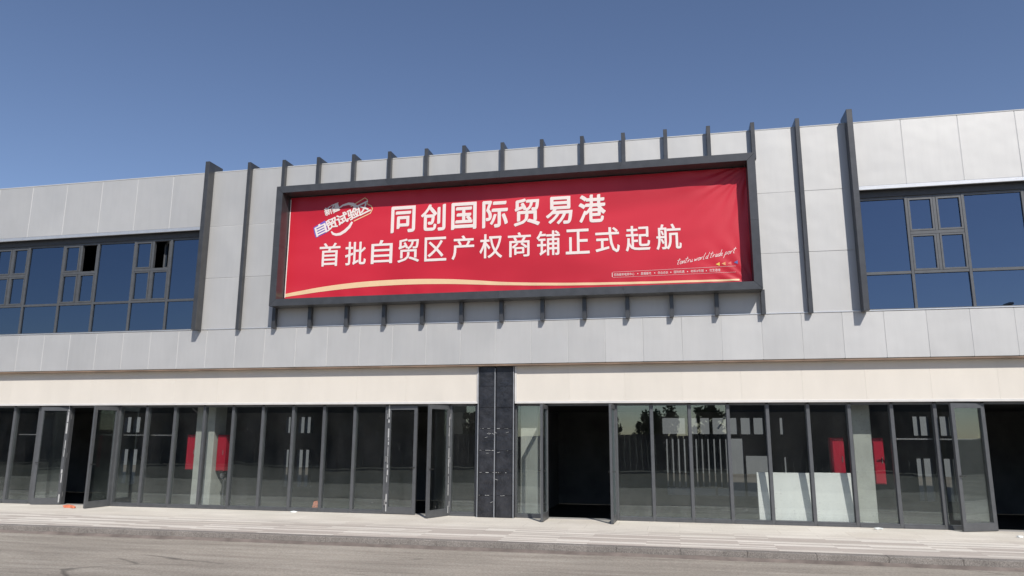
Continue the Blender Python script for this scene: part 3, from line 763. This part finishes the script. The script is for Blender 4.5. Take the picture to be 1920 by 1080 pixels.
# handwritten line, arrow marks, small caption row
G = {'t': ([(.30, 1.15), (.18, .3), (.22, .05), (.38, .08)], [(-.05, .78), (.55, .86)]), 'o': ([(.32, .55), (.15, .5), (.1, .2), (.25, .02), (.42, .2), (.40, .45), (.28, .55), (.55, .48)],),
     'n': ([(.08, .55), (.1, .02), (.2, .4), (.36, .55), (.42, .4), (.40, .05), (.55, .12)],), 'r': ([(.1, .5), (.12, .05), (.2, .42), (.34, .55), (.42, .46)],),
     'u': ([(.08, .5), (.1, .1), (.25, .03), (.4, .2), (.42, .5), (.42, .05), (.55, .1)],), 'w': ([(.03, .5), (.12, .05), (.27, .4), (.36, .05), (.52, .5), (.62, .45)],),
     'l': ([(.3, 1.2), (.12, .5), (.14, .05), (.32, .08)],), 'd': ([(.40, .5), (.2, .52), (.08, .2), (.2, .02), (.42, .3), (.55, 1.2), (.42, .1), (.55, .05)],),
     'a': ([(.40, .45), (.2, .52), (.08, .2), (.2, .02), (.38, .25), (.42, .48), (.40, .05), (.55, .08)],), 'e': ([(.1, .25), (.35, .35), (.32, .52), (.16, .48), (.1, .18), (.25, .02), (.48, .12)],),
     'p': ([(.14, .52), (.02, -.5), (.14, .45), (.34, .55), (.42, .3), (.25, .05), (.12, .12)],), ' ': ()}
mb = MB(); cx = 0; s_ = .112; base = Vector((.14, 5.345)); dirx = Vector((math.cos(R(9.5)), math.sin(R(9.5))))
for ch in 'tontru world trade port':
    for st in G[ch]:
        pts = [base + dirx*((cx+p[0]+p[1]*.35)*s_) + Vector((0, 1))*(p[1]*s_) for p in st]
        polystrip(mb, smoothp([tuple(p) for p in pts], 4), .009, .005, .02)
    cx += .30 if ch == ' ' else (.62 if ch in 'w' else .50)
bbuild(mb, 'handwritten_lettering', M['ink'])
for (x, z), (nm, c) in zip([(1.00, 5.325), (1.12, 5.33), (1.24, 5.335), (1.37, 5.35)], [('yellow', (.85, .60, .12)), ('orange', (.75, .33, .14)), ('red', (.80, .16, .14)), ('blue', (.10, .16, .40))]):
    mb = MB(); mb.add(conform([(x-.045, z), (x+.035, z-.04), (x+.035, z+.04)], .005), [(0, 1, 2)]); bbuild(mb, 'arrow_mark', flat(nm+' print', c))
mb = MB()
row = [('招商服务电商中心', -1.20, .44), ('直播基地', -.64, .22), ('创业合伙', -.27, .22), ('国际机遇', .10, .22), ('材料2号馆', .47, .26), ('优生选馆', .90, .40)]
xs0 = [-1.20, -.62, -.26, .08, .43, .82]
for (s, _, w), x in zip(row, xs0):
    w = {0: .44}.get(0 if s[0] == '招' else 1, .22 if '2' not in s else .27)
    fit_text(mb, s, ((x, 5.155+(x+1.2)*.006), (x+w, 5.155+(x+w+1.2)*.006), (x, 5.215+(x+1.2)*.006)), .0, .005)
    if x > -1.1: mb.add(conform([(x-.075, 5.18), (x-.055, 5.18), (x-.055, 5.20), (x-.075, 5.20)], .005), [(0, 1, 2, 3)])
polystrip(mb, [(-1.235, 5.135), (-1.235, 5.235)], .012, .005)
bbuild(mb, 'caption_lettering', M['ink'])
mb = MB(); polystrip(mb, [(-1.22, 5.245), (1.36, 5.27)], .006, .005); polystrip(mb, [(-1.22, 5.125), (1.36, 5.14)], .005, .005); bbuild(mb, 'caption_rule', M['pinkline'])

# ------------------------------------------------------------------ surroundings (behind the viewer and behind the shops; seen in the glass)
M['leaf'] = simple('foliage', (0.055, 0.085, 0.030), 0.7, 0, 0.35, 1.5, rndv=0.6)
M['bark'] = simple('bark', (0.10, 0.075, 0.055), 0.9, 0, 0.3, 6, 0.5)
def tree(x, y, h, seed, label):
    rr = random.Random(seed); o = empty('tree', (x, y, -.13), label=label, cat='tree', group='trees across the road seen in the shop glass')
    t = MB(); t.tube([(0, 0, 0), (.1, .05, h*.3), (0, .1, h*.6), (.05, 0, h*.85)], [.2, .16, .1, .04], 8)
    for k in range(7):
        a = rr.uniform(0, 6.28); z = h*rr.uniform(.35, .7); L = h*rr.uniform(.18, .3)
        t.tube([(0, 0, z), (L*.5*math.cos(a), L*.5*math.sin(a), z+L*.35), (L*math.cos(a), L*math.sin(a), z+L*.7)], [.07, .05, .02], 6)
    t.build('trunk', M['bark'], o)
    c = MB()
    cl = [(rr.gauss(0, h*.16), rr.gauss(0, h*.16), h*rr.uniform(.42, .98), h*rr.uniform(.06, .14)) for _ in range(26)]
    for cx_, cy_, cz_, r_ in cl:
        for k in range(70):
            v = Vector((rr.gauss(0, 1), rr.gauss(0, 1), rr.gauss(0, 1))).normalized()*r_*rr.uniform(.5, 1.1)
            p = Vector((cx_, cy_, cz_))+v; a = Vector((rr.uniform(-1, 1), rr.uniform(-1, 1), rr.uniform(-1, 1))).normalized()*.16; b_ = a.orthogonal().normalized()*.10
            c.add([p-a, p+b_, p+a, p-b_], [(0, 1, 2, 3)], rr.random())
    c.build('crown', M['leaf'], o)
tree(-1.2, -50, 4.3, 1, 'leafy tree across the road, opposite the first glass bay of the right shop')
tree(2.2, -52, 4.0, 2, 'leafy tree across the road beside the grey shed')
tree(-6, -54, 3.4, 3, 'low leafy tree across the road opposite the open doorway')
tree(34, -46, 5.0, 4, 'short leafy tree across the road opposite the far right door')
tree(-18, -50, 3.6, 5, 'broad leafy tree across the road beside the brown building')
W = empty('opposite_building', (-49, -58, -.13), label='dark brown two storey building across the road seen in the left shop glass', cat='building')
M['brown'] = simple('dark brown render', (0.075, 0.065, 0.055), 0.9, 0, 0.2, 0.5)
m_ = MB(); m_.box(-34, 26, -8, 8, 0, 8); m_.build('wall', M['brown'], W)
m_ = MB(); m_.box(-34.3, 26.3, -8.3, 8.3, 8.003, 8.4); m_.build('roof', M['darkframe'], W)
for zz in (1.2, 4.9):
    for xx in range(-32, 25, 5):
        m_ = MB(); m_.box(xx, xx+1.8, 8.003, 8.06, zz, zz+1.7); m_.build('window', M['darkframe'], W)
W2 = empty('added_shed', (14, -56, -.13), label='long dark grey shed added across the road to darken the right shop glass', cat='shed')  # added block, keeps sky reflections out of the right shop glass
M['shedgrey'] = simple('dark grey sheeting', (0.06, 0.062, 0.07), 0.8, 0, 0.2, 0.5)
m_ = MB()
for k in range(80): m_.box(-9.6+k*.24, -9.6+k*.24+.17, 6.0, 6.05, 0, 6.2)
m_.box(-9.7, 9.7, -6, 5.998, 0, 6.25); m_.build('wall', M['shedgrey'], W2)
m_ = MB(); m_.box(-10, 10, -6.3, 6.3, 6.253, 6.5); m_.build('roof', M['darkframe'], W2)
F_ = empty('added_fence', (-10, -24, -.13), label='long dark sheet fence added across the road to darken the glass reflections', cat='fence')  # added fence, darkens the mirrored ground below the horizon
m_ = MB()
for k in range(300): m_.box(-45+k*.3, -45+k*.3+.28, -.02+.03*(k % 2), .02+.03*(k % 2), .05, 1.9)
m_.build('sheet_panel', M['shedgrey'], F_)
for k in range(31):
    m_ = MB(); m_.box(-45+k*3-.04, -45+k*3+.04, -.12, -.04, 0, 2.0); m_.build('post', M['darkframe'], F_)
def lamp(x, y, label):
    o = empty('street_lamp', (x, y, -.13), label=label, cat='street lamp', group='street lamps across the road')
    m_ = MB(); m_.tube([(0, 0, 0), (0, 0, 7.2), (0, .3, 7.9), (0, 1.4, 8.3)], [.1, .07, .05, .04], 8); m_.build('pole', M['steel'], o)
    m_ = MB(); m_.box(-.12, .12, 1.3, 2.0, 8.25, 8.36, bev=.02); m_.build('lamp_head', M['steel'], o)
lamp(16.5, -26, 'tall grey street lamp across the road, nearer of the two')
lamp(20.5, -38, 'tall grey street lamp across the road, farther of the two')
M['render'] = simple('grey render', (0.17, 0.18, 0.18), 0.9, 0, 0.08, 0.6)
Y2 = empty('rear_building', (-5, 24, -.13), label='grey building behind the shops glimpsed through the rear openings', cat='building')
m_ = MB(); m_.box(-30, 30, 0, 6, 0, 4.2); m_.build('wall', M['render'], Y2)
m_ = MB(); m_.box(-30.2, 30.2, -.2, 6.2, 4.203, 4.4); m_.build('roof', M['darkframe'], Y2)
